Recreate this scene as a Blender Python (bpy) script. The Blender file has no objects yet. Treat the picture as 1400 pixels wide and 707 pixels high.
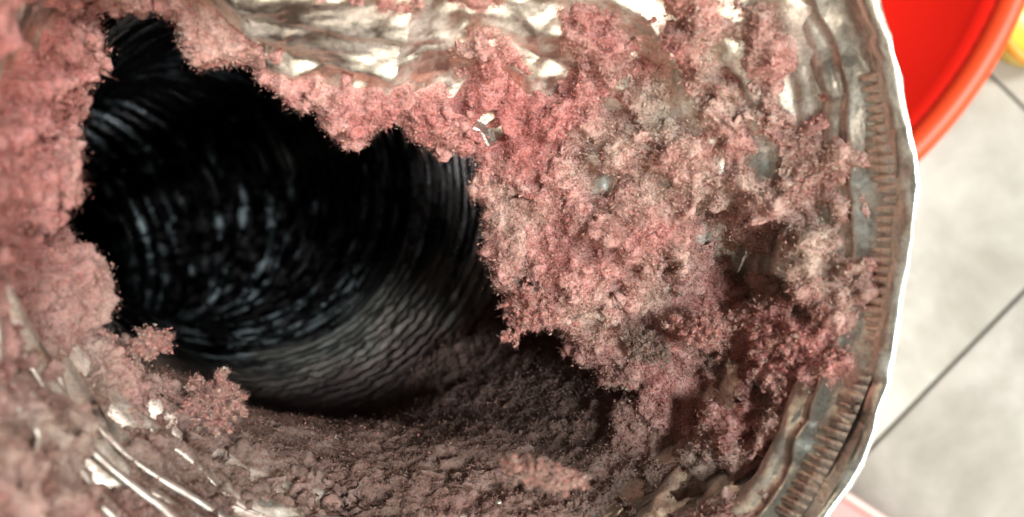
import bpy, math, random
import numpy as np
rng = np.random.default_rng(7)
random.seed(7)

# ------------------------------------------------------------------ camera, light, exposure
sc = bpy.context.scene
C = sc.collection
H = 0.57                      # camera height over the floor
F = 1212.0                    # focal length in photo pixels (1400 wide)
cam_d = bpy.data.cameras.new('camera'); cam = bpy.data.objects.new('camera', cam_d); C.objects.link(cam)
cam.location = (0, 0, H); cam.rotation_euler = (0, 0, 0)
cam_d.sensor_width = 36; cam_d.lens = 36*F/1400
cam_d.clip_start = 0.002; cam_d.clip_end = 30
cam_d.dof.use_dof = True; cam_d.dof.focus_distance = 0.163; cam_d.dof.aperture_fstop = 19
sc.camera = cam
w = bpy.data.worlds.new('World'); sc.world = w; w.use_nodes = True
w.node_tree.nodes['Background'].inputs[0].default_value = (1.0, 0.93, 0.84, 1)
w.node_tree.nodes['Background'].inputs[1].default_value = 0.17
def area(name, loc, target, size, power, col):
    l = bpy.data.lights.new(name, 'AREA'); l.shape = 'DISK'; l.size = size; l.energy = power; l.color = col
    o = bpy.data.objects.new(name, l); C.objects.link(o); o.location = loc
    from mathutils import Vector
    o.rotation_euler = (Vector(target)-Vector(loc)).to_track_quat('-Z', 'Y').to_euler()
    return o
area('window_light', (0.34, -1.32, H+0.78), (0, 0, H-0.12), 2.1, 51, (1.0, 0.90, 0.78))
area('ceiling_light', (1.45, 0.20, 1.75), (0.3, 0.02, 0.0), 0.36, 54, (1.0, 0.98, 0.95))
sl = bpy.data.lights.new('glint_spot', 'SPOT'); sl.energy = 500; sl.spot_size = math.radians(13); sl.spot_blend = .7; sl.shadow_soft_size = .22; sl.color = (0.80, 0.96, 1.0)  # added unseen spot, cone kept to the duct mouth to raise rib glints
so = bpy.data.objects.new('glint_spot', sl); C.objects.link(so); so.location = (0.47, 0.035, 1.95)
so.rotation_euler = (0.47, 0, 0)
from mathutils import Vector
so.rotation_euler = (Vector((-.03, .01, .45))-so.location).to_track_quat('-Z', 'Y').to_euler()
sc.view_settings.view_transform = 'Standard'; sc.view_settings.look = 'None'
sc.view_settings.exposure = 0.0; sc.view_settings.gamma = 1.0
try: sc.cycles.max_bounces = 7; sc.cycles.diffuse_bounces = 3; sc.cycles.glossy_bounces = 4
except Exception: pass

# ------------------------------------------------------------------ noise
_perm = rng.permutation(4096).astype(np.int64)
def _h(ix, iy, iz):
    return _perm[(_perm[(_perm[ix & 4095]+iy) & 4095]+iz) & 4095]
_g = rng.normal(size=(4096, 3)); _g /= np.linalg.norm(_g, axis=1)[:, None]; _g = _g.astype(np.float32)
_r3 = rng.random((4096, 3)).astype(np.float32)
def perlin(P, f, off=0.0):
    p = (P*f+off).astype(np.float32); i = np.floor(p); d = p-i; i = i.astype(np.int64)
    u = d*d*d*(d*(d*6-15)+10); out = 0
    for cx in (0, 1):
        wx = u[..., 0] if cx else 1-u[..., 0]
        for cy in (0, 1):
            wy = u[..., 1] if cy else 1-u[..., 1]
            for cz in (0, 1):
                wz = u[..., 2] if cz else 1-u[..., 2]
                g = _g[_h(i[..., 0]+cx, i[..., 1]+cy, i[..., 2]+cz)]
                out = out+wx*wy*wz*((d[..., 0]-cx)*g[..., 0]+(d[..., 1]-cy)*g[..., 1]+(d[..., 2]-cz)*g[..., 2])
    return out*1.6
def fbm(P, f, o=4, gain=.5, off=0.0):
    a = 1.0; s = 0
    for k in range(o):
        s = s+a*perlin(P, f*2.03**k, off+17.3*k); a *= gain
    return s
def worley(P, f, off=0.0):
    p = (P*f+off).astype(np.float32); i = np.floor(p); d = p-i; i = i.astype(np.int64)
    best = np.full(p.shape[:-1], 9.0, np.float32)
    for cx in (-1, 0, 1):
        for cy in (-1, 0, 1):
            for cz in (-1, 0, 1):
                q = _r3[_h(i[..., 0]+cx, i[..., 1]+cy, i[..., 2]+cz)]
                e = (d[..., 0]-cx-q[..., 0])**2+(d[..., 1]-cy-q[..., 1])**2+(d[..., 2]-cz-q[..., 2])**2
                np.minimum(best, e, out=best)
    return np.sqrt(best)
def soft_cells(P, f, off=0.0, k=9.0):
    """rounded cell distance: like worley but with soft valleys"""
    p = (P*f+off).astype(np.float32); i = np.floor(p); d = p-i; i = i.astype(np.int64)
    acc = np.zeros(p.shape[:-1], np.float32)
    for cx in (-1, 0, 1):
        for cy in (-1, 0, 1):
            for cz in (-1, 0, 1):
                q = _r3[_h(i[..., 0]+cx, i[..., 1]+cy, i[..., 2]+cz)]
                acc += np.exp(-k*((d[..., 0]-cx-q[..., 0])**2+(d[..., 1]-cy-q[..., 1])**2+(d[..., 2]-cz-q[..., 2])**2))
    return np.log(acc+1e-9)/k+.62
def sst(x, a, b):
    t = np.clip((x-a)/(b-a), 0, 1); return t*t*(3-2*t)

# ------------------------------------------------------------------ tube frame
def unit(v): v = np.asarray(v, float); return v/np.linalg.norm(v)
VP = (180.0, 228.0)
AX = unit([(VP[0]-700)/F, (353.5-VP[1])/F, -1.0])
CAM = np.array([0, 0, H])
R0 = 0.0635
def frame(a):
    e1 = unit(np.array([1, 0, 0])-a*a[0]); e2 = np.cross(e1, a)*1.0
    if e2[1] < 0: e2 = -e2
    return e1, e2
E1, E2 = frame(AX)
def project(P):
    d = P-CAM; z = -d[..., 2]
    z = np.where(np.abs(z) < 1e-4, 1e-4, z)
    return 700+F*d[..., 0]/z, 353.5-F*d[..., 1]/z
# mouth centre: fitted so that the rim passes through the photo's rim
tgt = [(1195, 0), (1240, 110), (1266, 230), (1256, 370), (1222, 480), (1172, 620), (1128, 700)]
TH = np.linspace(-np.pi, np.pi, 1441)
def rim_err(M):
    ring = M+(R0+.0013)*(np.cos(TH)[:, None]*E1+np.sin(TH)[:, None]*E2)
    x, y = project(ring); e = 0
    for px, py in tgt: e += np.min((x-px)**2+(y-py)**2)
    return e
M = np.array([-0.012, 0.009, H-0.115]); best = rim_err(M); step = .01
while step > 1e-5:
    imp = False
    for k in range(3):
        for s in (-1, 1):
            N = M.copy(); N[k] += s*step; e = rim_err(N)
            if e < best: best = e; M = N; imp = True
    if not imp: step /= 2
print('mouth', M, 'err', best)
# centre line: straight, then bending left until it lies on the floor
SN = 1700; DS = 0.001
cent = np.zeros((SN, 3)); e1s = np.zeros((SN, 3)); e2s = np.zeros((SN, 3))
p = M - AX*0.02; END = unit([-1, -.40, 0.0])
for i in range(SN):
    s = i*DS-0.02
    t = float(sst(np.array(s), .26, .54)); a = unit(AX*(1-t)+END*t)
    cent[i] = p; e1s[i], e2s[i] = frame(a) if t < 1e-6 else (np.cross(unit(np.cross(a, E1)), a)*1.0, unit(np.cross(a, E1)))
    if np.dot(e2s[i], E2) < 0: e2s[i] = -e2s[i]
    e1s[i] = np.cross(a, e2s[i]);
    if np.dot(e1s[i], e1s[i-1] if i else E1) < 0: e1s[i] = -e1s[i]
    p = p+a*DS
print('low point of centre line', cent[:, 2].min(), cent[-1])
def tube(th, s, r):
    """world points for angle, distance along the duct and radius"""
    x = np.clip((s+0.02)/DS, 0, SN-1.001)
    i = x.astype(int); f = (x-i)[..., None]
    c = cent[i]*(1-f)+cent[i+1]*f; a = e1s[i]*(1-f)+e1s[i+1]*f; b = e2s[i]*(1-f)+e2s[i+1]*f
    return c+r[..., None]*(np.cos(th)[..., None]*a+np.sin(th)[..., None]*b)
def to_tube(px, py, s):
    d = np.array([(px-700)/F, (353.5-py)/F, -1.0]); c = M+AX*s
    t = np.dot(c-CAM, AX)/np.dot(d, AX); q = CAM+t*d-c
    return math.atan2(np.dot(q, E2), np.dot(q, E1)), float(np.linalg.norm(q))

# ------------------------------------------------------------------ the lumpy inner profile
LIP = [(650, 292, .050), (692, 352, .048), (694, 395, .046), (728, 448, .046),
       (760, 620, .045), (660, 640, .050), (540, 640, .054), (430, 622, .056), (350, 598, .056),
       (300, 560, .054), (240, 528, .052), (172, 490, .048), (132, 442, .047), (106, 382, .045),
       (84, 325, .044), (124, 262, .044), (98, 200, .044), (116, 150, .044), (138, 80, .045), (160, 60, .046),
       (200, 15, .048), (242, 5, .05), (300, 58, .05), (402, 155, .05), (440, 172, .05), (490, 188, .05), (525, 192, .05), (560, 192, .05),
       (600, 190, .05), (640, 215, .05)]
L = sorted((to_tube(x, y, s)+(s,)) for x, y, s in LIP)
lth = np.array([l[0] for l in L]); lr = np.array([l[1] for l in L]); ls = np.array([l[2] for l in L])
print([(round(math.degrees(a)), round(b*1000)) for a, b in zip(lth, lr)])
TH_R = to_tube(728, 448, .046)[0]            # underside of the big clump on the right
TH_L = to_tube(320, 580, .052)[0]            # lower end of the bank on the left
LIPTRIM = .0035
def lip(th):
    t = np.concatenate([lth-2*np.pi, lth, lth+2*np.pi])
    return np.interp(th, t, np.tile(lr, 3)), np.interp(th, t, np.tile(ls, 3))
def profile(th, s):
    """inward build-up (crushed foil + lint) over the round wall, metres; th in (-pi, pi)"""
    r_l, s_l = lip(th)
    t_l = np.maximum(R0-r_l-LIPTRIM-.0035*sst(np.sin(th), .3, .7)*sst(-np.cos(th), .15, .65), .002)
    cutR = TH_R+.13+.58*(1-sst(s, .029, .048))*(.45+.55*sst(s, .010, .024))
    inR = sst(th, cutR-.07, cutR+.10)
    side = (th > TH_R-.35) & (th < TH_R+1.2)
    low = .002+.006*np.clip((TH_R-th)/.9, 0, 1)
    t_l = np.where(side, np.minimum(t_l, low)*(1-inR)+t_l*inR, t_l)
    right = np.clip(np.cos(th), 0, 1)
    u = np.clip((s-.006*right)/s_l, 0, 1)
    t0 = .0005+.0025*(1-right)
    gent0 = sst(-np.sin(th), .35, .85)
    pw = .75+.45*right+.5*gent0
    t = t0+(t_l-t0)*u**pw
    gent = sst(-np.sin(th), .35, .85)*(th > TH_L-.5)
    v = np.clip((s-s_l)/(.012+.06*gent), 0, 1)
    t = np.where(s > s_l, .001+(t_l-.001)*np.sqrt(np.clip(1-v*v, 0, 1)), t)
    return t*sst(s, -.001, .004)+0.0

def wrap_dist(px, py, cx, cy, rx, ry, ang):
    c, s_ = math.cos(math.radians(ang)), math.sin(math.radians(ang))
    dx, dy = px-cx, py-cy
    return np.sqrt(((dx*c+dy*s_)/rx)**2+((-dx*s_+dy*c)/ry)**2)
# places where the crushed foil is bare (cx, cy, rx, ry, angle, weight) as seen in the photo
BARE = [(500, 108, 140, 17, 6, .9), (385, 42, 105, 30, 30, 1.0), (515, 88, 112, 27, 8, 1.2), (450, 20, 120, 36, 22, .8), (560, 62, 90, 22, 25, .45), (620, 15, 90, 22, 20, .45),
        (738, 50, 17, 66, -28, 1.15), (676, 178, 15, 32, -28, 1.1), (738, 105, 7, 26, -30, .8), (505, 40, 50, 22, 20, .3),
        (1008, 98, 15, 52, -20, 1.0), (870, 8, 34, 13, 30, .9), (770, -10, 60, 22, 0, .9), (1092, 140, 20, 34, 12, 1.0), (1098, 45, 24, 66, -28, 1.1), (1145, 60, 22, 100, -24, 1.1), (963, 293, 9, 24, -10, .9),
        (1040, 215, 11, 34, -20, .9), (896, 350, 7, 20, -15, .6), (1085, 395, 32, 30, 0, .35),
        (38, 45, 24, 100, 38, 1.6), (18, 200, 12, 40, 0, 1.0), (42, 295, 12, 50, -8, 1.0), (0, 410, 13, 32, -5, .9), (70, 125, 7, 16, 20, .8),
        (22, 505, 13, 36, 10, .9), (78, 540, 14, 40, -32, 1.0), (158, 603, 26, 22, 20, .9), (92, 640, 17, 46, -45, 1.0), (20, 680, 24, 60, -42, 1.2), (98, 495, 13, 22, 0, .8),
        (295, 622, 120, 14, 25, .95), (400, 668, 70, 9, 12, .8), (345, 700, 60, 13, 20, .8), (225, 575, 40, 12, 40, .5),
        (900, 695, 130, 18, -20, .75), (1010, 650, 60, 16, -12, .8), (1095, 665, 26, 70, 28, 1.0), (980, 470, 40, 18, 30, -.5)]
BARE = [(a, b, c*(.5 if a < 260 and b > 150 else 1), d*(.38 if a in (295, 400, 345) else .9), e, w_*(.8 if a < 260 and b > 150 else .9 if a in (295, 400, 345) else 1.35 if (a > 640 and c < 25) else 1)) for a, b, c, d, e, w_ in BARE]
def bare(px, py, P):
    b = np.zeros(px.shape, np.float32)
    jx = px+26*perlin(P, 260, 3.1); jy = py+26*perlin(P, 260, 9.7)
    for cx, cy, rx, ry, ang, wt in BARE:
        b = b+wt*np.exp(-(wrap_dist(jx, jy, cx, cy, rx, ry, ang)**2)*.8)
    return b
# tints that belong to the lint itself: 0 pink ... 1 grey-tan
TAN = [(905, 150, 60, 45, 0, .7), (830, 225, 60, 50, 0, .55), (1110, 290, 70, 110, 0, .42), (700, 300, 45, 45, 0, .65), (940, 265, 60, 40, 0, .4), (1085, 380, 60, 45, 0, .45),
       (1000, 120, 50, 60, 0, .35), (840, 400, 80, 35, 0, .4), (150, 300, 60, 110, 0, .5), (110, 480, 90, 60, 0, .45), (900, 660, 160, 50, 0, .6), (80, 600, 120, 80, 0, .5), (300, 650, 200, 50, 20, .5), (970, 60, 60, 40, 0, .3)]
ROSE = [(720, 190, 70, 100, 0, .8), (560, 160, 120, 40, 0, .5), (890, 60, 60, 50, 0, .5), (50, 240, 70, 260, 0, .9), (1070, 480, 60, 50, 0, .7), (770, 360, 80, 60, 0, .25), (1160, 160, 50, 60, 0, .3), (90, 60, 120, 70, 0, .4)]
def tint(px, py, P):
    t = .36+.22*fbm(P, 130, 3, .6, 5.0)
    for cx, cy, rx, ry, ang, wt in TAN: t = t+wt*.5*np.exp(-wrap_dist(px, py, cx, cy, rx, ry, ang)**2)
    for cx, cy, rx, ry, ang, wt in ROSE: t = t-wt*.5*np.exp(-wrap_dist(px, py, cx, cy, rx, ry, ang)**2)
    return np.clip(t, 0, 1)

# ------------------------------------------------------------------ mesh helpers
def mesh_obj(name, V, Fq, mat, parent=None, smooth=True, attrs=None):
    V = np.asarray(V, np.float32).reshape(-1, 3); Fq = np.asarray(Fq, np.int32)
    n = Fq.shape[1]
    me = bpy.data.meshes.new(name)
    me.vertices.add(len(V)); me.vertices.foreach_set('co', V.ravel())
    me.loops.add(Fq.size); me.loops.foreach_set('vertex_index', Fq.ravel())
    me.polygons.add(len(Fq)); me.polygons.foreach_set('loop_start', np.arange(0, Fq.size, n, dtype=np.int32))
    me.update(calc_edges=True)
    if smooth: me.polygons.foreach_set('use_smooth', np.ones(len(Fq), bool))
    for k, a in (attrs or {}).items():
        at = me.attributes.new(k, 'FLOAT', 'POINT'); at.data.foreach_set('value', np.asarray(a, np.float32).ravel())
    me.materials.append(mat)
    o = bpy.data.objects.new(name, me); C.objects.link(o)
    if parent is not None: o.parent = parent; o.matrix_parent_inverse = parent.matrix_basis.inverted()
    return o
def empty(name, loc):
    o = bpy.data.objects.new(name, None); o.location = loc; o.empty_display_size = .02; C.objects.link(o); return o
def tag(o, label=None, cat=None, group=None, kind=None):
    if label: o['label'] = label
    if cat: o['category'] = cat
    if group: o['group'] = group
    if kind: o['kind'] = kind
    return o
def grid_faces(nt, ns, closed):
    j = np.arange(nt if closed else nt-1); i = np.arange(ns-1)
    J, I = np.meshgrid(j, i); J2 = (J+1) % nt
    return np.stack([I*nt+J, I*nt+J2, (I+1)*nt+J2, (I+1)*nt+J], -1)     # (ns-1, nt, 4)
def grid_normals(P, inward_ref):
    dt = np.roll(P, -1, 1)-np.roll(P, 1, 1); ds = np.gradient(P, axis=0)
    n = np.cross(dt, ds); n /= (np.linalg.norm(n, axis=-1)[..., None]+1e-12)
    sg = np.sign(np.sum(n*inward_ref, -1)); md = np.sign(np.median(sg)) or 1
    return n*md
def unit_rows(v): return v/np.linalg.norm(v, axis=1)[:, None]
def compact(V, Fq, attrs):
    used = np.unique(Fq); m = np.full(len(V), -1, np.int64); m[used] = np.arange(len(used))
    return V[used], m[Fq], {k: a[used] for k, a in attrs.items()}

# ------------------------------------------------------------------ materials
def new_mat(name):
    m = bpy.data.materials.new(name); m.use_nodes = True
    nt = m.node_tree; b = nt.nodes['Principled BSDF']; return m, nt, b
def N(nt, t, **kw):
    n = nt.nodes.new(t)
    for k, v in kw.items():
        if k in n.inputs.keys(): n.inputs[k].default_value = v
        else: setattr(n, k, v)
    return n
def ramp(nt, fac, stops):
    r = nt.nodes.new('ShaderNodeValToRGB'); e = r.color_ramp.elements
    while len(e) < len(stops): e.new(.5)
    for k, (p_, c_) in enumerate(stops): e[k].position = p_; e[k].color = (*c_, 1)
    nt.links.new(fac, r.inputs[0]); return r.outputs[0]
def mixc(nt, fac, a, b, mode='MIX'):
    m = nt.nodes.new('ShaderNodeMix'); m.data_type = 'RGBA'; m.blend_type = mode
    if isinstance(fac, float): m.inputs[0].default_value = fac
    else: nt.links.new(fac, m.inputs[0])
    for s, v in ((6, a), (7, b)):
        if isinstance(v, tuple): m.inputs[s].default_value = (*v, 1)
        else: nt.links.new(v, m.inputs[s])
    return m.outputs[2]
def noise(nt, scale, detail=4, rough=.6, dist=0.0):
    tc = nt.nodes.new('ShaderNodeTexCoord')
    n = N(nt, 'ShaderNodeTexNoise', Scale=scale, Detail=detail, Roughness=rough, Distortion=dist)
    nt.links.new(tc.outputs['Object'], n.inputs['Vector']); return n.outputs['Fac']
def bump(nt, b, h, strength, dist):
    n = N(nt, 'ShaderNodeBump', Strength=strength, Distance=dist)
    nt.links.new(h, n.inputs['Height']); nt.links.new(n.outputs[0], b.inputs['Normal']); return n

def lint_material(name, fibre=False):
    m, nt, b = new_mat(name)
    a = N(nt, 'ShaderNodeAttribute', attribute_name='tint'); a2 = N(nt, 'ShaderNodeAttribute', attribute_name='brown_mix')
    col = ramp(nt, a.outputs['Fac'], [(0.0, (.51, .165, .140)), (.33, (.53, .255, .210)), (.6, (.53, .335, .265)), (1.0, (.46, .385, .29))])
    grit = ramp(nt, noise(nt, 2100, 4, .75), [(.36, (.30, .25, .22)), (.47, (.92, .90, .88)), (.62, (1.2, 1.18, 1.16))])
    col = mixc(nt, .75, col, grit, 'MULTIPLY')
    fl = ramp(nt, noise(nt, 2600, 2, .5), [(.60, (0, 0, 0)), (.72, (1, 1, 1))])
    sp = nt.nodes.new('ShaderNodeMath'); sp.operation = 'MULTIPLY'; sp.inputs[1].default_value = .5; nt.links.new(fl, sp.inputs[0])
    col = mixc(nt, sp.outputs[0], col, (.80, .62, .58))
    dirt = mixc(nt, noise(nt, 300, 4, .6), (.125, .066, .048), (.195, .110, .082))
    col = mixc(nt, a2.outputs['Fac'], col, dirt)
    nt.links.new(col, b.inputs['Base Color'])
    b.inputs['Roughness'].default_value = .95
    b.inputs['Specular IOR Level'].default_value = .08
    b.inputs['Sheen Weight'].default_value = .15
    if not fibre: bump(nt, b, noise(nt, 2300, 5, .75), 1.0, .0006)
    tr_ = nt.nodes.new('ShaderNodeBsdfTranslucent'); nt.links.new(col, tr_.inputs['Color'])
    mx = nt.nodes.new('ShaderNodeMixShader'); mx.inputs[0].default_value = .45 if fibre else .12
    nt.links.new(b.outputs[0], mx.inputs[1]); nt.links.new(tr_.outputs[0], mx.inputs[2])
    nt.links.new(mx.outputs[0], nt.nodes['Material Output'].inputs['Surface'])
    return m
def foil_material(name, dirt=.35, dcol=(.36, .20, .16)):
    m, nt, b = new_mat(name)
    a = N(nt, 'ShaderNodeAttribute', attribute_name='brown_mix')
    d = noise(nt, 120, 5, .65, .4)
    k = ramp(nt, d, [(.48, (0, 0, 0)), (.64, (1, 1, 1))])
    mm = nt.nodes.new('ShaderNodeMath'); mm.operation = 'MULTIPLY'; mm.inputs[1].default_value = dirt; nt.links.new(k, mm.inputs[0])
    ad = nt.nodes.new('ShaderNodeMath'); ad.operation = 'ADD'; ad.use_clamp = True; nt.links.new(mm.outputs[0], ad.inputs[0]); nt.links.new(a.outputs['Fac'], ad.inputs[1])
    speck = ramp(nt, noise(nt, 1500, 3, .7), [(.40, (.5, .5, .5)), (.55, (1, 1, 1))])
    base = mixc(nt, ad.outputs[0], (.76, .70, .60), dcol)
    ta = N(nt, 'ShaderNodeAttribute', attribute_name='painted_dark')
    pol = N(nt, 'ShaderNodeAttribute', attribute_name='glint_gloss'); base = mixc(nt, pol.outputs['Fac'], base, (.90, .93, .95))  # paler colour brightens the painted rib glints deep inside
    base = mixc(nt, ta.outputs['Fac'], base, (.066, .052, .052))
    base = mixc(nt, .5, base, speck, 'MULTIPLY')
    nt.links.new(base, b.inputs['Base Color'])
    inv = nt.nodes.new('ShaderNodeMath'); inv.operation = 'MULTIPLY_ADD'; inv.inputs[1].default_value = -.95; inv.inputs[2].default_value = 1.0
    nt.links.new(ad.outputs[0], inv.inputs[0]); nt.links.new(inv.outputs[0], b.inputs['Metallic'])
    r = nt.nodes.new('ShaderNodeMath'); r.operation = 'MULTIPLY_ADD'; r.inputs[1].default_value = .5; r.inputs[2].default_value = .31
    ta2 = nt.nodes.new('ShaderNodeMath'); ta2.operation = 'MULTIPLY_ADD'; ta2.inputs[1].default_value = -.02; nt.links.new(ta.outputs['Fac'], ta2.inputs[0])
    nt.links.new(ad.outputs[0], r.inputs[0]); nt.links.new(r.outputs[0], ta2.inputs[2]); sm = N(nt, 'ShaderNodeAttribute', attribute_name='glint_gloss'); sm2 = nt.nodes.new('ShaderNodeMath'); sm2.operation = 'MULTIPLY_ADD'; sm2.inputs[1].default_value = -.09; nt.links.new(sm.outputs['Fac'], sm2.inputs[0]); nt.links.new(ta2.outputs[0], sm2.inputs[2]); nt.links.new(sm2.outputs[0], b.inputs['Roughness'])
    bn = bump(nt, b, noise(nt, 260, 4, .5, .6), .35, .0007)
    bs = nt.nodes.new('ShaderNodeMath'); bs.operation = 'MULTIPLY_ADD'; bs.use_clamp = True; bs.inputs[1].default_value = -.31; bs.inputs[2].default_value = .35
    nt.links.new(pol.outputs['Fac'], bs.inputs[0]); nt.links.new(bs.outputs[0], bn.inputs['Strength'])
    return m
M_lint = lint_material('lint'); M_fib = lint_material('lint_fibre', True)
M_foil = foil_material('crushed_foil'); 

# ------------------------------------------------------------------ floor of tiles
def plain(name, col, rough, spec=.5, metal=0.0):
    m, nt, b = new_mat(name); b.inputs['Base Color'].default_value = (*col, 1); b.inputs['Roughness'].default_value = rough
    b.inputs['Metallic'].default_value = metal; b.inputs['Specular IOR Level'].default_value = spec; return m
def tile_material():
    m, nt, b = new_mat('glazed_tile')
    c = ramp(nt, noise(nt, 9, 6, .62, .5), [(.34, (.36, .355, .315)), (.52, (.49, .49, .45)), (.68, (.63, .63, .59))])
    c2 = ramp(nt, noise(nt, 45, 5, .6), [(.35, (.90, .90, .88)), (.6, (1, 1, 1))])
    nt.links.new(mixc(nt, 1.0, c, c2, 'MULTIPLY'), b.inputs['Base Color'])
    b.inputs['Roughness'].default_value = .28
    bump(nt, b, noise(nt, 60, 3, .5), .06, .002); return m
M_tile = tile_material(); 
def grout_mat():
    m, nt, b = new_mat('grout')
    nt.links.new(ramp(nt, noise(nt, 200, 4, .6), [(.3, (.10, .095, .08)), (.7, (.17, .16, .14))]), b.inputs['Base Color']); b.inputs['Roughness'].default_value = .9; return m
M_grout = grout_mat()
def px_floor(px, py, z=0.0):
    return np.array([(px-700)/F*(H-z), (353.5-py)/F*(H-z), z])
fl = mesh_obj('floor', [(-3, -3, -.003), (3, -3, -.003), (3, 3, -.003), (-3, 3, -.003)], [(0, 1, 2, 3)], M_grout, smooth=False); tag(fl, kind='structure')
corner = px_floor(1527, 270); dirA = unit(px_floor(1170, 635)-px_floor(1400, 400)); dirB = np.array([-dirA[1], dirA[0], 0])
TS = .33; gap = .0028
def box_bevel(w_, d_, h_, bv):
    x, y = w_/2, d_/2
    lv = [(x, y, -h_), (x, y, -bv), (x-bv, y-bv, 0)]
    V = []
    for (a_, b_, z) in lv: V += [(-a_, -b_, z), (a_, -b_, z), (a_, b_, z), (-a_, b_, z)]
    Fs = []
    for l in (0, 4):
        for k in range(4): Fs.append((l+k, l+(k+1) % 4, l+4+(k+1) % 4, l+4+k))
    Fs.append((8, 9, 10, 11)); return V, Fs
tv, tf = box_bevel(TS-gap, TS-gap, .003, .0009)
tile0 = None; ang = math.atan2(dirA[1], dirA[0])
for i in range(-4, 5):
    for j in range(-4, 5):
        c = corner+dirA*TS*(i+.5)+dirB*TS*(j+.5)
        if tile0 is None:
            tile0 = mesh_obj('tile', tv, tf, M_tile, smooth=False); o = tile0
        else:
            o = tile0.copy(); C.objects.link(o)
        o.parent = fl; o.location = (c[0], c[1], 0); o.rotation_euler = (0, 0, ang+random.choice((0, 1, 2, 3))*math.pi/2)

# ------------------------------------------------------------------ red basin, yellow tub, pink tray
def lathe(prof, n=96):
    V = []; Fs = []
    for r_, z_ in prof:
        for k in range(n):
            a_ = 2*math.pi*k/n; V.append((r_*math.cos(a_), r_*math.sin(a_), z_))
    for i in range(len(prof)-1):
        for k in range(n): Fs.append((i*n+k, i*n+(k+1) % n, (i+1)*n+(k+1) % n, (i+1)*n+k))
    return V, Fs
def plastic(name, col, rough=.35):
    m, nt, b = new_mat(name)
    c = mixc(nt, noise(nt, 25, 4, .6), tuple(x*.9 for x in col), tuple(min(1, x*1.06) for x in col))
    nt.links.new(c, b.inputs['Base Color']); b.inputs['Roughness'].default_value = rough
    b.inputs['Subsurface Weight'].default_value = .0
    bump(nt, b, noise(nt, 220, 3, .6), .08, .001); return m
M_red = plastic('red_plastic', (.86, .014, .004)); M_redrim = plastic('orange_red_plastic', (.90, .085, .02), .45)
bz = .058; bc = px_floor(806, -242, bz); br = 647/F*(H-bz)
basin = empty('basin', (bc[0], bc[1], 0)); tag(basin, 'large round red plastic basin with orange-red rim behind the duct mouth', 'basin')
pr = [(.001, .006), (br*.66, .006), (br*.72, .012), (br-.021, bz-.012), (br-.0145, bz-.001)]
po = [(br-.010, bz-.006), (br*.72, .002), (br*.66, 0), (.001, 0)]
v, f = lathe(pr+po, 160); v = np.array(v)+np.array([bc[0], bc[1], 0]); mesh_obj('bowl', v, f, M_red, basin)
rp = [(br-.0155, bz-.006), (br-.015, bz-.001), (br-.012, bz+.001), (br-.009, bz+.003), (br-.003, bz+.002), (br, bz-.001), (br, bz-.010), (br-.002, bz-.010), (br-.003, bz-.004), (br-.010, bz-.004)]
v, f = lathe(rp+rp[:1], 160); v = np.array(v)+np.array([bc[0], bc[1], 0]); mesh_obj('rim', v, f, M_redrim, basin)

yc = px_floor(1440, 18, .03)
tub = empty('tub', (yc[0], yc[1], 0)); tag(tub, 'bright yellow plastic tub standing on the tiles beyond the red basin', 'tub')
yr = .030
v, f = lathe([(.001, .003), (yr-.005, .003), (yr-.002, .028), (yr, .03), (yr+.002, .028), (yr-.003, 0), (.001, 0)], 64)
mesh_obj('body', np.array(v)+[yc[0], yc[1], 0], f, plastic('yellow_plastic', (.85, .62, .10)), tub)
v, f = lathe([(yr-.001, .0295), (yr+.001, .0325), (yr+.0045, .0315), (yr+.005, .027), (yr+.002, .026), (yr-.001, .0295)], 64)
mesh_obj('rim', np.array(v)+[yc[0], yc[1], 0], f, plastic('orange_plastic', (.85, .38, .03)), tub)

# pink tray: far corner shows under the rim
tz = .018
c0 = px_floor(1146, 664, tz); c1 = px_floor(1216, 709, tz); d1 = unit(c1-c0); d2 = np.array([d1[1], -d1[0], 0]);
if d2[1] > 0: d2 = -d2
tray = empty('tray', tuple((c0+d1*.05+d2*.04)*[1, 1, 0])); tag(tray, 'pale pink plastic tray on the tiles below the duct rim', 'tray')
M_pink = plastic('pink_plastic', (.62, .33, .33)); M_pinkrim = plastic('pale_pink_edge', (.80, .58, .54))
W_, D_ = .16, .11; org = c0*[1, 1, 0]-d1*.045
def tr(a_, b_, z): return org+d1*a_+d2*b_+np.array([0, 0, z])
def ringpts(ins, z, rad=.012, n=6):
    pts = []
    for (cx, cy, a0) in ((W_-rad, D_-rad, 0), (rad, D_-rad, 90), (rad, rad, 180), (W_-rad, rad, 270)):
        for k in range(n+1):
            a_ = math.radians(a0+90*k/n); r_ = rad-ins; pts.append(tr(cx+r_*math.cos(a_), cy+r_*math.sin(a_), z))
    return pts
def rings(levels):
    V = []; n = 28
    for ins, z in levels: V += ringpts(ins, z)
    Fs = [(i*n+k, i*n+(k+1) % n, (i+1)*n+(k+1) % n, (i+1)*n+k) for i in range(len(levels)-1) for k in range(n)]
    return V, Fs
v, f = rings([(.004, 0), (.002, tz-.001), (.0045, tz-.001), (.006, .012), (.008, .0115)])
v2, f2 = list(v), list(f); nb = len(v2)-28; cidx = len(v2); v2.append(tr(W_/2, D_/2, .0115))
f2 += [(nb+k, nb+(k+1) % 28, cidx, cidx) for k in range(28)]
bm_o = mesh_obj('body', v2, [q for q in f2[:len(f)]], M_pink, tray)
mesh_obj('base', np.array([*ringpts(.008, .0115), tr(W_/2, D_/2, .0117)]), [(k, (k+1) % 28, 28) for k in range(28)], M_pink, tray, smooth=False)
v, f = rings([(.0, tz-.002), (.0003, tz), (.0022, tz+.0006), (.0045, tz-.0002), (.004, tz-.002), (0, tz-.002)])
mesh_obj('rim', v, f, M_pinkrim, tray)

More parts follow.
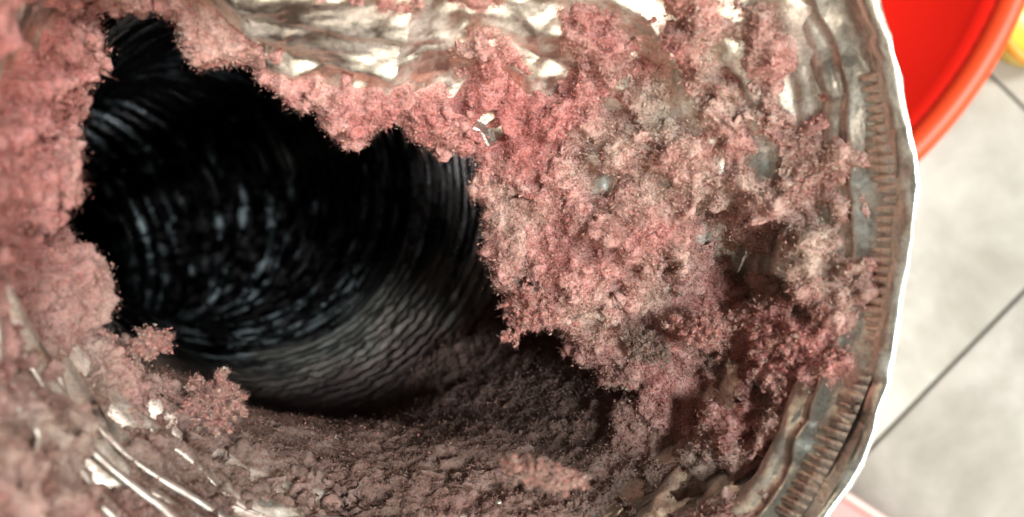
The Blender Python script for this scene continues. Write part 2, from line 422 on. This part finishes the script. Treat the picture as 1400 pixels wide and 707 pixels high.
# ------------------------------------------------------------------ duct
duct = empty('flexible_duct', tuple(M)); tag(duct, 'round crumpled aluminium foil duct seen from its open end, lined with lint', 'duct')
bpy.context.view_layer.update()
PITCH = .0078
def crumple(P, th, s, px):
    """sharp creased foil relief"""
    q = np.stack([th*.030, s*1.35, np.zeros_like(s)+.3], -1)            # stretched along the rings
    q = q+.0055*np.stack([perlin(P, 50, 1.), perlin(P, 50, 2.), perlin(P, 50, 3.)], -1)
    c = -np.abs(perlin(q, 36, 4.))*1.5-.38*np.abs(perlin(q, 95, 8.))-.20*np.abs(perlin(q, 230, 11.))
    return c
def arc(Tf, Sf, ds):
    tf_ = profile(Tf, Sf)
    seg = np.sqrt(np.diff(tf_, axis=0)**2+ds**2)
    k = np.ones(9)/9; seg = np.apply_along_axis(lambda c: np.convolve(np.pad(c, 4, 'edge'), k, 'valid'), 0, seg)
    seg = (seg+np.roll(seg, 1, 1)+np.roll(seg, -1, 1)+np.roll(seg, 2, 1)+np.roll(seg, -2, 1))/5
    return np.concatenate([np.zeros((1, Tf.shape[1])), np.cumsum(seg, 0)], 0)
def foil_surface(nt, srows):
    th = np.linspace(-np.pi, np.pi, nt, endpoint=False)
    fs = np.arange(0, .0702, .0003); Tf, Sf = np.meshgrid(th, fs)
    cum = arc(Tf, Sf, .0003)
    nr = 230; ui = np.linspace(0, 1, nr)
    S1 = np.stack([np.interp(ui, cum[:, k]/cum[-1, k], fs) for k in range(nt)], 1)
    A1 = ui[:, None]*cum[-1][None]
    k = srows > fs[-1]+1e-4
    S = np.concatenate([S1, np.repeat(srows[k][:, None], nt, 1)]); T = np.repeat(th[None], len(S), 0)
    A = np.concatenate([A1, np.repeat((srows[k])[:, None], nt, 1)])
    t = profile(T, S)
    P = tube(T, S, R0-t)
    s_l = lip(T)[1]
    near = 1-sst(S, s_l*.98, s_l+.02)
    cr = crumple(P, T, A, None)
    wob = perlin(P, 28, 2.2)*.25
    rib = np.abs(np.sin(np.pi*(S/PITCH+T/(2*np.pi)+wob*.35)))          # helical ribs, sharp valleys
    fine = np.sin(2*np.pi*(S/.0019+2*T/(2*np.pi)+.8*wob+.5*perlin(P, 90, 7.)))
    dent = .25*perlin(np.stack([T*.030, S*.9, S*0+.7], -1), 95, 6.)
    gate = np.clip(perlin(np.stack([T*.045, S*.5, S*0+.2], -1), 60, 1.7)+.35, 0, 1)
    frq = perlin(np.stack([T*.012, S*1.2, S*0+.5], -1), 300, 2.7)
    h = near*(.0025*cr+(.0009+.0012*sst(-np.cos(T), -.2, .5)*sst(-np.sin(T), -.3, .4))*rib+.0003)+(1-near)*(.0023*rib+.00036*fine*(.4+gate)*(1-.7*sst(S, .14, .20))+(1-sst(S, .13, .19))*(.0011*dent*gate+.0003*frq+.0003*cr))
    dz = sst(-np.sin(T)+.25*np.cos(T), .40, .9)*(1-sst(S, .18, .28))*sst(S, .06, .09)
    h = h-dz*(.0007*rib+.0001)+dz*(.0009*fbm(P, 260, 3, .6, 8.)+.0011*(soft_cells(P, 240, 2.)-.4))
    h = (h-.001)*sst(S, .0, .006)
    P = tube(T, S, R0-t)
    inu = tube(T, S, np.zeros_like(T))-P; inu /= np.linalg.norm(inu, axis=-1)[..., None]+1e-9
    n = grid_normals(P, inu)
    return T, S, P+n*h[..., None], t
rows = np.concatenate([np.arange(0, .07, .0004), np.arange(.07, .30, .00072), np.arange(.30, .47, .00125), np.arange(.47, 1.62, .012)])
NT = 460
T, S, P, t_ = foil_surface(NT, rows)
px, py = project(P)
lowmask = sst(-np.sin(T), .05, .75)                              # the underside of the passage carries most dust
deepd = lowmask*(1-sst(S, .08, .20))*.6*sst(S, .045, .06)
brown_mix = np.clip(deepd+.10*fbm(P, 90, 3)+.15*sst(S, .05, .08)*np.clip(fbm(P*[1, 1, 1], 70, 3, .6, 2.)+.15, 0, 1), 0, 1)
deepc = np.stack([T*.013+.0009*np.sin(T*7), S*1.6, S*0+.9], -1)
painted_glint = sst(.8*perlin(deepc, 270, 3.)+.5*perlin(deepc, 120, 9.)+.9*perlin(deepc*np.array([1, 3.2, 1]), 36, 5.)+.25*np.sin(2*np.pi*(S/PITCH+T/(2*np.pi))), .30, .68)  # glints on the deep ribs, painted as bright streaks
brown_mix = brown_mix*(1-.9*sst(S, .07, .11))
painted_dark = (.34*sst(px, 950, 1080)*(S < .06))+(1-.95*painted_glint)*sst(S, .065, .10)*(1-.9*np.exp(-wrap_dist(px, py, 622, 235, 40, 75, -15)**2))  # shade painted on the deep wall, glints left bright; right mouth foil darker
brown_mix = np.where(S < .05, np.clip(.30*fbm(P, 140, 4, .6, 1.)-.02+.14*(1-sst(px, 180, 560))*sst(py, 280, 500)+.22*sst(px, 900, 1050)*(.5+perlin(P, 60, 2.)), 0, .85), brown_mix)
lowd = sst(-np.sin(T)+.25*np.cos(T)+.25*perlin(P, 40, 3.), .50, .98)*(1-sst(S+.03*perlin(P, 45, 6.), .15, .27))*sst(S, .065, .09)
painted_dark = np.maximum(painted_dark*(1-lowd), .80*lowd); brown_mix = np.maximum(brown_mix, .97*lowd)
liner = mesh_obj('foil_liner', P, grid_faces(NT, P.shape[0], True).reshape(-1, 4), M_foil, duct, attrs={'brown_mix': brown_mix, 'painted_dark': painted_dark, 'glint_gloss': sst(S, .065, .10)*(1-lowd)-4.5*lowd})

# outside skin of the duct (ribbed), a little larger
orow = np.concatenate([np.arange(0.004, .10, .0018), np.arange(.10, 1.62, .0078)])
T2, S2 = np.meshgrid(np.linspace(-np.pi, np.pi, 120, endpoint=False), orow)
P2 = tube(T2, S2, R0+.0012+.0016*np.abs(np.sin(np.pi*(S2/PITCH+T2/(2*np.pi)))))
mesh_obj('outer_skin', P2, grid_faces(120, len(orow), True).reshape(-1, 4), M_foil, duct, attrs={'brown_mix': np.zeros(P2.shape[:2])})

# mouth collar: folded-back foil band with a bright rolled edge
M_rim = foil_material('rim_foil', .25, (.25, .22, .19))
def band(name, prof, nt, mat, amp, seed, parent=duct, darkening=0.0):
    th = np.linspace(-np.pi, np.pi, nt, endpoint=False)
    prof = np.array(prof); Tb = np.repeat(th[None], len(prof), 0)
    Sb = np.repeat(prof[:, 0][:, None], nt, 1); Rb = np.repeat(prof[:, 1][:, None], nt, 1)
    P0 = tube(Tb, Sb, Rb)
    k = perlin(P0, 45, seed)+.5*perlin(P0, 120, seed+3)
    k2 = -np.abs(perlin(P0, 150, seed+5))
    P1 = tube(Tb, Sb+amp*.8*perlin(P0, 70, seed+9), Rb+amp*(k+k2)+.0011*perlin(np.stack([np.cos(Tb)*R0, np.sin(Tb)*R0, Tb*0], -1), 26, 1.5))
    return mesh_obj(name, P1, grid_faces(nt, len(prof), True).reshape(-1, 4), mat, parent, attrs={'brown_mix': np.zeros(P1.shape[:2]), 'painted_dark': np.full(P1.shape[:2], darkening)})
band('rolled_edge', [(.0026, R0-.0002), (.0008, R0-.0006), (-.0006, R0-.0001), (-.0011, R0+.0004), (-.0007, R0+.0009), (.0006, R0+.0013), (.003, R0+.0016), (.007, R0+.0018)], 1400, M_rim, .0012, 3.)
band('inner_hem', [(.0145, R0-.0010), (.013, R0-.0026), (.0115, R0-.0030), (.0102, R0-.0022), (.009, R0-.0014), (.0084, R0-.0022), (.0076, R0-.0022), (.0070, R0-.0008), (.004, R0-.0006), (.0015, R0-.0003)], 1100, M_rim, .0014, 8., darkening=.26)  # hem colour evenly darkened
# little pressed pleats round the hem
def pleat_mesh():
    V = []; Fs = []; n = 7
    for i in range(n):
        u = i/(n-1); z = .0055*(u-.5); hgt = .0004*math.sin(math.pi*u)**.5 if 0 < u < 1 else 0.0
        for x, hh in ((-.0007, -.5), (-.00035, .75), (0, 1), (.00035, .75), (.0007, -.5)): V.append((x, hgt*hh, z))
    for i in range(n-1):
        for k in range(4): Fs.append((i*5+k, i*5+k+1, (i+1)*5+k+1, (i+1)*5+k))
    return V, Fs
from mathutils import Matrix, Vector
pv, pf = pleat_mesh(); pl0 = None
for k in range(46):
    th = -.72+1.06*k/45
    th += random.uniform(-.002, .002)
    s = .0043+.0004*math.sin(7*th); r = R0-.0006
    a = np.array([th]); pos = tube(a, np.array([s]), np.array([r]))[0]
    inw = -(math.cos(th)*E1+math.sin(th)*E2); tan = np.cross(inw, AX)
    mt = Matrix(((tan[0], inw[0], AX[0], pos[0]), (tan[1], inw[1], AX[1], pos[1]), (tan[2], inw[2], AX[2], pos[2]), (0, 0, 0, 1)))
    if pl0 is None: o = pl0 = mesh_obj('pleat', pv, pf, M_rim)
    else: o = pl0.copy(); C.objects.link(o)
    o.parent = duct; o.matrix_parent_inverse = duct.matrix_basis.inverted(); o.matrix_basis = mt

# ------------------------------------------------------------------ lint
def puff(P):
    """cauliflower relief in 0..1-ish, several sizes"""
    w1 = 1-worley(P+.0012*np.stack([perlin(P, 300, 1.), perlin(P, 300, 2.), perlin(P, 300, 3.)], -1), 165, .3)
    w2 = 1-worley(P, 420, 5.1); w3 = 1-worley(P, 1050, 2.7)
    return w1, w2, w3
def speckle(t, d, n, rep_):
    """every fibre or grain has its own shade: some pale, some dark with dirt"""
    t = np.clip(t+rng.normal(size=n)*.25, 0, 1); k = rng.random(n)
    d = np.clip(np.where(k < .10, d+.35+.6*rng.random(n), d*(.6+.6*rng.random(n))), 0, 1)
    return {'tint': np.repeat(t, rep_), 'brown_mix': np.repeat(d, rep_)}
def fibres(P, Nn, tintv, brownv, count, wts, lo, hi, wid, spread=.9):
    idx = rng.choice(len(P), count, p=wts/wts.sum())
    p0 = P[idx]+rng.normal(size=(count, 3))*.0001
    d = Nn[idx]+rng.normal(size=(count, 3))*spread; d /= np.linalg.norm(d, axis=1)[:, None]
    ln = lo+(hi-lo)*rng.random(count)**2.2
    side = np.cross(d, rng.normal(size=(count, 3))); side /= np.linalg.norm(side, axis=1)[:, None]
    bend = np.cross(side, d)*rng.normal(size=(count, 1))*.45+side*rng.normal(size=(count, 1))*.45
    wd = wid*(.6+.8*rng.random(count))[:, None]
    p1 = p0+d*(ln*.5)[:, None]+bend*(ln*.12)[:, None]; p2 = p0+d*ln[:, None]+bend*(ln*.6)[:, None]
    V = np.stack([p0-side*wd, p0+side*wd, p1, p1-side*wd*.8, p1+side*wd*.8, p2], 1).reshape(-1, 3)
    b = np.arange(count)[:, None]*6
    Fq = np.concatenate([b+[0, 1, 2], b+[3, 4, 5]], 1).reshape(-1, 3)
    return V, Fq, speckle(tintv[idx], brownv[idx], count, 6)

def grains(P, Nn, tintv, brownv, count, wts, size, lift):
    idx = rng.choice(len(P), count, p=wts/wts.sum())
    pb = P[idx]; cl = np.clip(.42+1.3*perlin(pb, 750, 3.)+1.0*perlin(pb, 1900, 5.), .02, 2)
    c = pb+Nn[idx]*(lift*cl*rng.random(count)**1.3)[:, None]+rng.normal(size=(count, 3))*size*.5
    k = size*(.5+rng.random((count, 1, 1))**2*1.2)
    V = (c[:, None]+rng.normal(size=(count, 3, 3))*k*.62).reshape(-1, 3)
    return V, np.arange(count*3).reshape(-1, 3), speckle(tintv[idx], brownv[idx], count, 3)
def joinm(A, B):
    return np.concatenate([A[0], B[0]]), np.concatenate([A[1], B[1]+len(A[0])]), {k: np.concatenate([A[2][k], B[2][k]]) for k in A[2]}
def height(T, S, P):
    """lint thickness over the crushed foil and the masks that shape it"""
    px, py = project(P)
    b = bare(px, py, P)
    s_l = lip(T)[1]
    right = np.clip(np.cos(T), 0, 1)
    big = fbm(P, 70, 3, .55, 3.3)
    edge = sst(S, s_l*.75, s_l)
    inlow = sst(-np.sin(T), .45, .8)*sst(TH_R-T, -.1, .15)
    h = .0024+.0052*big+.0014*edge-.0028*sst(perlin(P, 95, 21.), .22, .5)*(1-edge)
    h = h-.0009*(1-sst(px, 330, 620))*sst(py, 430, 560)
    h = h*(1-inlow)+(.0016+.0012*big)*inlow
    h = h-.0095*np.clip(b, 0, 1.2)
    start = .0045*right+(-.006)*(1-right)+.004*perlin(P, 50, 6.)*right
    h = h-.006*(1-sst(S, start, start+.004))
    past = sst(S, s_l+.004, s_l+.014)
    low = sst(-np.sin(T)+.35*np.cos(T)*(S > .05), -.15, .45)
    film = -.0022+.0046*low*(1-sst(S+.016*perlin(P, 60, 4.), .115, .175))+.0008*fbm(P, 45, 2)+.0006*fbm(P, 120, 3)
    h = h*(1-past)+film*past
    return h, b, inlow, past, edge, px, py
def vnormals(V, Fq):
    n = np.cross(V[Fq[:, 2]]-V[Fq[:, 0]], V[Fq[:, 3]]-V[Fq[:, 1]])
    out = np.zeros_like(V)
    for k in range(4):
        for c in range(3): out[:, c] += np.bincount(Fq[:, k], n[:, c], len(V))
    return out/(np.linalg.norm(out, axis=1)[:, None]+1e-15)
nt, nr = 620, 420
th = np.linspace(-np.pi, np.pi, nt, endpoint=False); fs = np.arange(-.004, .1805, .0003)
Tf, Sf = np.meshgrid(th, fs); cum = arc(Tf, Sf, .0003); ui = np.linspace(0, 1, nr)
S = np.stack([np.interp(ui, cum[:, k]/cum[-1, k], fs) for k in range(nt)], 1); T = np.repeat(th[None], nr, 0)
P = tube(T, S, R0-profile(T, S)); inu = tube(T, S, np.zeros_like(T))-P; inu /= np.linalg.norm(inu, axis=-1)[..., None]
h = height(T, S, P)[0]
nb = grid_normals(P, inu); Pin = P+nb*h[..., None]
# never outside the wall
qq = Pin-(M+AX*0.0); sa = qq@AX; rad = qq-sa[..., None]*AX; rr = np.linalg.norm(rad, axis=-1)
Pin = M+AX*sa[..., None]+rad*(np.minimum(rr, R0+.0025)/rr)[..., None]
Pout = tube(T, S, np.full_like(T, R0+.006))
V0 = np.concatenate([Pin.reshape(-1, 3), Pout.reshape(-1, 3)]); g1 = grid_faces(nt, nr, True).reshape(-1, 4)
j = np.arange(nt); j2 = (j+1) % nt; o2 = nt*nr; e = nt*(nr-1)
caps = np.concatenate([np.stack([j, j+o2, j2+o2, j2], -1), np.stack([e+j, e+j2, e+j2+o2, e+j+o2], -1)])
F0 = np.concatenate([g1, g1[:, ::-1]+o2, caps])
tmp = mesh_obj('lint_source', V0, F0, M_lint)
md = tmp.modifiers.new('voxels', 'REMESH'); md.mode = 'VOXEL'; md.voxel_size = .00035
bpy.context.view_layer.update(); dg = bpy.context.evaluated_depsgraph_get()
em = tmp.evaluated_get(dg).to_mesh()
V = np.zeros(len(em.vertices)*3, np.float32); em.vertices.foreach_get('co', V); V = V.reshape(-1, 3).astype(float)
Fq = np.zeros(len(em.loops), np.int32); em.loops.foreach_get('vertex_index', Fq); Fq = Fq.reshape(-1, 4)
tmp.evaluated_get(dg).to_mesh_clear(); bpy.data.objects.remove(tmp)
print('voxel verts', len(V))
def cyl(V):
    q = V-M; s_ = q@AX; r_ = q-s_[:, None]*AX
    return np.arctan2(r_@E2, r_@E1), s_, np.linalg.norm(r_, axis=1)
Tv, Sv, Rv = cyl(V)
pxv, pyv = project(V)
t_here = profile(Tv, Sv)
okv = (Rv < R0+.0006) & (Sv < .177) & ((Sv < .080) | (np.sin(Tv) < .1)) & (pxv > -90) & (pxv < 1480) & (pyv > -90) & (pyv < 800) & (Sv > np.where(np.cos(Tv) > 0, .003, -.0035))
Fq = Fq[okv[Fq].all(1)]
V, Fq, at = compact(V, Fq, {'T': Tv, 'S': Sv, 'R': Rv})
Tv, Sv, Rv = at['T'], at['S'], at['R']
h, b, inlow, past, edge, pxv, pyv = height(Tv, Sv, V)
n0 = vnormals(V, Fq)
if np.median(np.sum(n0*(CAM-V), 1)) < 0: n0 = -n0; flip = True
else: flip = False
ps = (1-.85*np.clip(b, 0, 1))*(1-.45*past)*(1-.15*inlow)
wrp = V+.0012*np.stack([perlin(V, 300, 1.), perlin(V, 300, 2.), perlin(V, 300, 3.)], -1)
w1 = soft_cells(wrp, 165, .3); w2 = soft_cells(wrp, 380, 5.1)
amp = .6+.8*np.clip(perlin(V, 45, 8.)+.5, 0, 1)
amp2 = .25+1.1*np.clip(perlin(V, 70, 14.)*1.3+.45, 0, 1)
V1 = V+n0*((.0036*(w1-.50)*amp+.0009*fbm(V, 260, 2))*ps)[:, None]
n1 = vnormals(V1, Fq)*(-1 if flip else 1)
V2 = V1+n1*((.0018*(w2-.5)*amp2+.0012*fbm(V1, 400, 3, .5, 4.))*ps)[:, None]
V2 = V2+np.stack([perlin(V, 600, 31.), perlin(V, 600, 41.), perlin(V, 600, 51.)], -1)*(.0003*ps)[:, None]
Nn = vnormals(V2, Fq)*(-1 if flip else 1)
tv = tint(pxv, pyv, V)
browning = np.clip(inlow*sst(Sv, .0, .03)*.85+.34*(1-sst(pxv, 150, 330))*sst(pyv, 120, 420)+.12*(1-sst(pxv, 80, 200))+past*.95+.25*perlin(V, 60, 3.)*inlow, 0, .95)  # browner along the bottom, down the left side and past the lip
fc = Fq[:, 0]; Tc = Tv[fc]
regions = {'right': (Tc > TH_R) & (Tc < math.radians(100)), 'left': (Tc >= math.radians(100)) | (Tc < -2.1), 'floor': (Tc >= -2.1) & (Tc <= TH_R)}
defs = {
    'right': ('lint_mass', 'thick fluffy pink lint mass hanging from the right and upper wall of the duct', 'lint clump', 90000),
    'left': ('lint_bank', 'dense rosy lint bank on the left wall of the duct, beside the black opening', 'lint clump', 30000),
    'floor': ('lint_layer', 'thin brown lint layer along the bottom wall of the duct', 'lint layer', 32000),
}
at = {'tint': tv, 'brown_mix': browning}
for key, msk in regions.items():
    nm, lab, cat, cnt = defs[key]
    Fk = Fq[msk]
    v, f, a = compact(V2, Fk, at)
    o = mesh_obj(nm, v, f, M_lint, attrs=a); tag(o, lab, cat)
    used = np.unique(Fk)
    inframe = ((pxv[used] > -40) & (pxv[used] < 1440) & (pyv[used] > -40) & (pyv[used] < 747)).astype(float)
    facing = np.clip(np.sum(Nn[used]*unit_rows(CAM-V2[used]), 1)+.35, .02, 1)
    wts = (inframe+.02)*facing*(np.clip(1.1-b[used], .0, 1))
    fv, ff, fa = fibres(V2[used], Nn[used], tv[used], browning[used], cnt, wts, .0006, .0024 if key != 'floor' else .0012, .000020)
    fv, ff, fa = joinm((fv, ff, fa), grains(V2[used], Nn[used], tv[used], browning[used], cnt*5, wts, .000205, .0013))
    fo = mesh_obj('loose_fibre', fv, ff, M_fib, o, smooth=False, attrs=fa); fo['kind'] = 'stuff'

# ridges of the duct's coil, half buried in lint on the lower left
for k, (s0, a0, a1, lift) in enumerate([(.0105, -176, -128, .0003), (.0185, -172, -112, .0006), (.0265, -168, -98, .0008), (.0310, -160, -92, .0005), (.0345, -150, -78, .0008), (.0425, -142, -70, .0006)]):
    n_ = 260; tt = np.radians(np.linspace(a0, a1, n_)); ss = s0+.0022*(tt-tt[0])/2+.0006*np.sin(tt*5+k)
    P0 = tube(tt[None], ss[None], (R0-profile(tt[None], ss[None])))
    hh = height(tt[None], ss[None], P0)[0][0]
    rr_ = R0-profile(tt, ss)-np.maximum(hh, 0)*.9
    kr = np.ones(41)/41; rr_ = np.convolve(np.pad(rr_, 20, 'edge'), kr, 'valid')-lift+.0009-.0009*perlin(P0[0], 60, 5.+k)
    c_ = tube(tt, ss, rr_); inw = unit_rows(tube(tt, ss, rr_*0)-c_)
    rad_ = .00052+.00022*perlin(c_, 200, 2.)
    ph = np.linspace(0, 2*np.pi, 8, endpoint=False)
    Pt = c_[:, None]+rad_[:, None, None]*(np.cos(ph)[None, :, None]*inw[:, None]*.9+np.sin(ph)[None, :, None]*AX[None, None]*1.9)
    mesh_obj('coil_ridge', Pt, grid_faces(8, n_, True).reshape(-1, 4), M_foil, duct, attrs={'brown_mix': np.full(Pt.shape[:2], .30), 'painted_dark': np.full(Pt.shape[:2], .25)})

# ------------------------------------------------------------------ separate tufts
def tuft(px_, py_, s, rad, label, tin, dus, n=9000, squash=1.0, name='lint_tuft', stretch=(1.0, 1.0, 1.0), rot=0.0):
    d = np.array([(px_-700)/F, (353.5-py_)/F, -1.0]); c = M+AX*s
    t = np.dot(c-CAM, AX)/np.dot(d, AX); ctr = CAM+t*d
    # clustered balls on balls
    nb = 30; dirs = rng.normal(size=(nb, 3)); dirs /= np.linalg.norm(dirs, axis=1)[:, None]
    b1 = rng.normal(size=(nb, 3))*rad*.42; b1[:, 1] *= squash
    n2 = 16; b2 = (b1[:, None]+rng.normal(size=(nb, n2, 3))*rad*.20).reshape(-1, 3)
    br_ = rad*(.03+.05*rng.random(len(b2)))
    # solid core knots
    ico = []
    import bmesh
    bm = bmesh.new(); bmesh.ops.create_icosphere(bm, subdivisions=1, radius=1.0)
    iv = np.array([v_.co[:] for v_ in bm.verts]); fi = np.array([[v_.index for v_ in f_.verts] for f_ in bm.faces]); bm.free()
    b2 = b2*np.array(stretch); cr_, sr_ = math.cos(rot), math.sin(rot); b2 = b2@np.array([[cr_, sr_, 0], [-sr_, cr_, 0], [0, 0, 1]])
    V = (b2[:, None]+iv[None]*br_[:, None, None]).reshape(-1, 3)
    V = V+np.stack([perlin(V+ctr, 900, 1.), perlin(V+ctr, 900, 2.), perlin(V+ctr, 900, 3.)], -1)*rad*.09
    Fq = (fi[None]+np.arange(len(b2))[:, None, None]*len(iv)).reshape(-1, 3)
    tn = np.repeat(np.clip(tin+rng.normal(size=len(b2))*.12, 0, 1), len(iv)); du = np.full(len(V), dus)
    root = mesh_obj(name, V+ctr, Fq, M_lint, attrs={'tint': tn, 'brown_mix': du}); tag(root, label, 'lint tuft')
    Nn_ = V/(np.linalg.norm(V, axis=1)[:, None]+1e-9)
    fv, ff, fa = fibres(V+ctr, Nn_, tn, du, n, np.ones(len(V)), rad*.08, rad*.4, .000022, .8)
    fv, ff, fa = joinm((fv, ff, fa), grains(V+ctr, Nn_, tn, du, n*4, np.ones(len(V)), .00019, .0009))
    fo = mesh_obj('loose_fibre', fv, ff, M_fib, root, smooth=False, attrs=fa); fo['kind'] = 'stuff'
    return root
tuft(290, 548, .050, .0042, 'rosy lint tuft standing up at the lower end of the left bank', .4, .25)
tuft(206, 468, .048, .0020, 'tiny lint tuft poking into the dark opening on the left', .35, .2, 3000)
tuft(722, 425, .043, .0040, 'ragged pink lint tuft hanging from the tip of the big lint mass', .3, .0)
tuft(745, 648, .010, .0042, 'small pale pink lint tuft lying on the brown bottom layer', .5, .25, 5000, .6, stretch=(1.3, .5, .5), rot=-.3)
tuft(965, 455, .026, .0042, 'pink lint tuft under the edge of the lint mass', .3, .15, 6000, .7)
tuft(1072, 478, .017, .0048, 'rose coloured lint tuft near the right rim', .3, .0, 8000)
tuft(880, 470, .036, .0036, 'dull brownish lint tuft in the hollow below the lint mass', .6, .5, 6000)
print('tris', sum(sum(len(p_.vertices)-2 for p_ in o.data.polygons) if len(o.data.polygons) < 2000 else len(o.data.polygons)*(len(o.data.polygons[0].vertices)-2) for o in C.objects if o.type == 'MESH'))
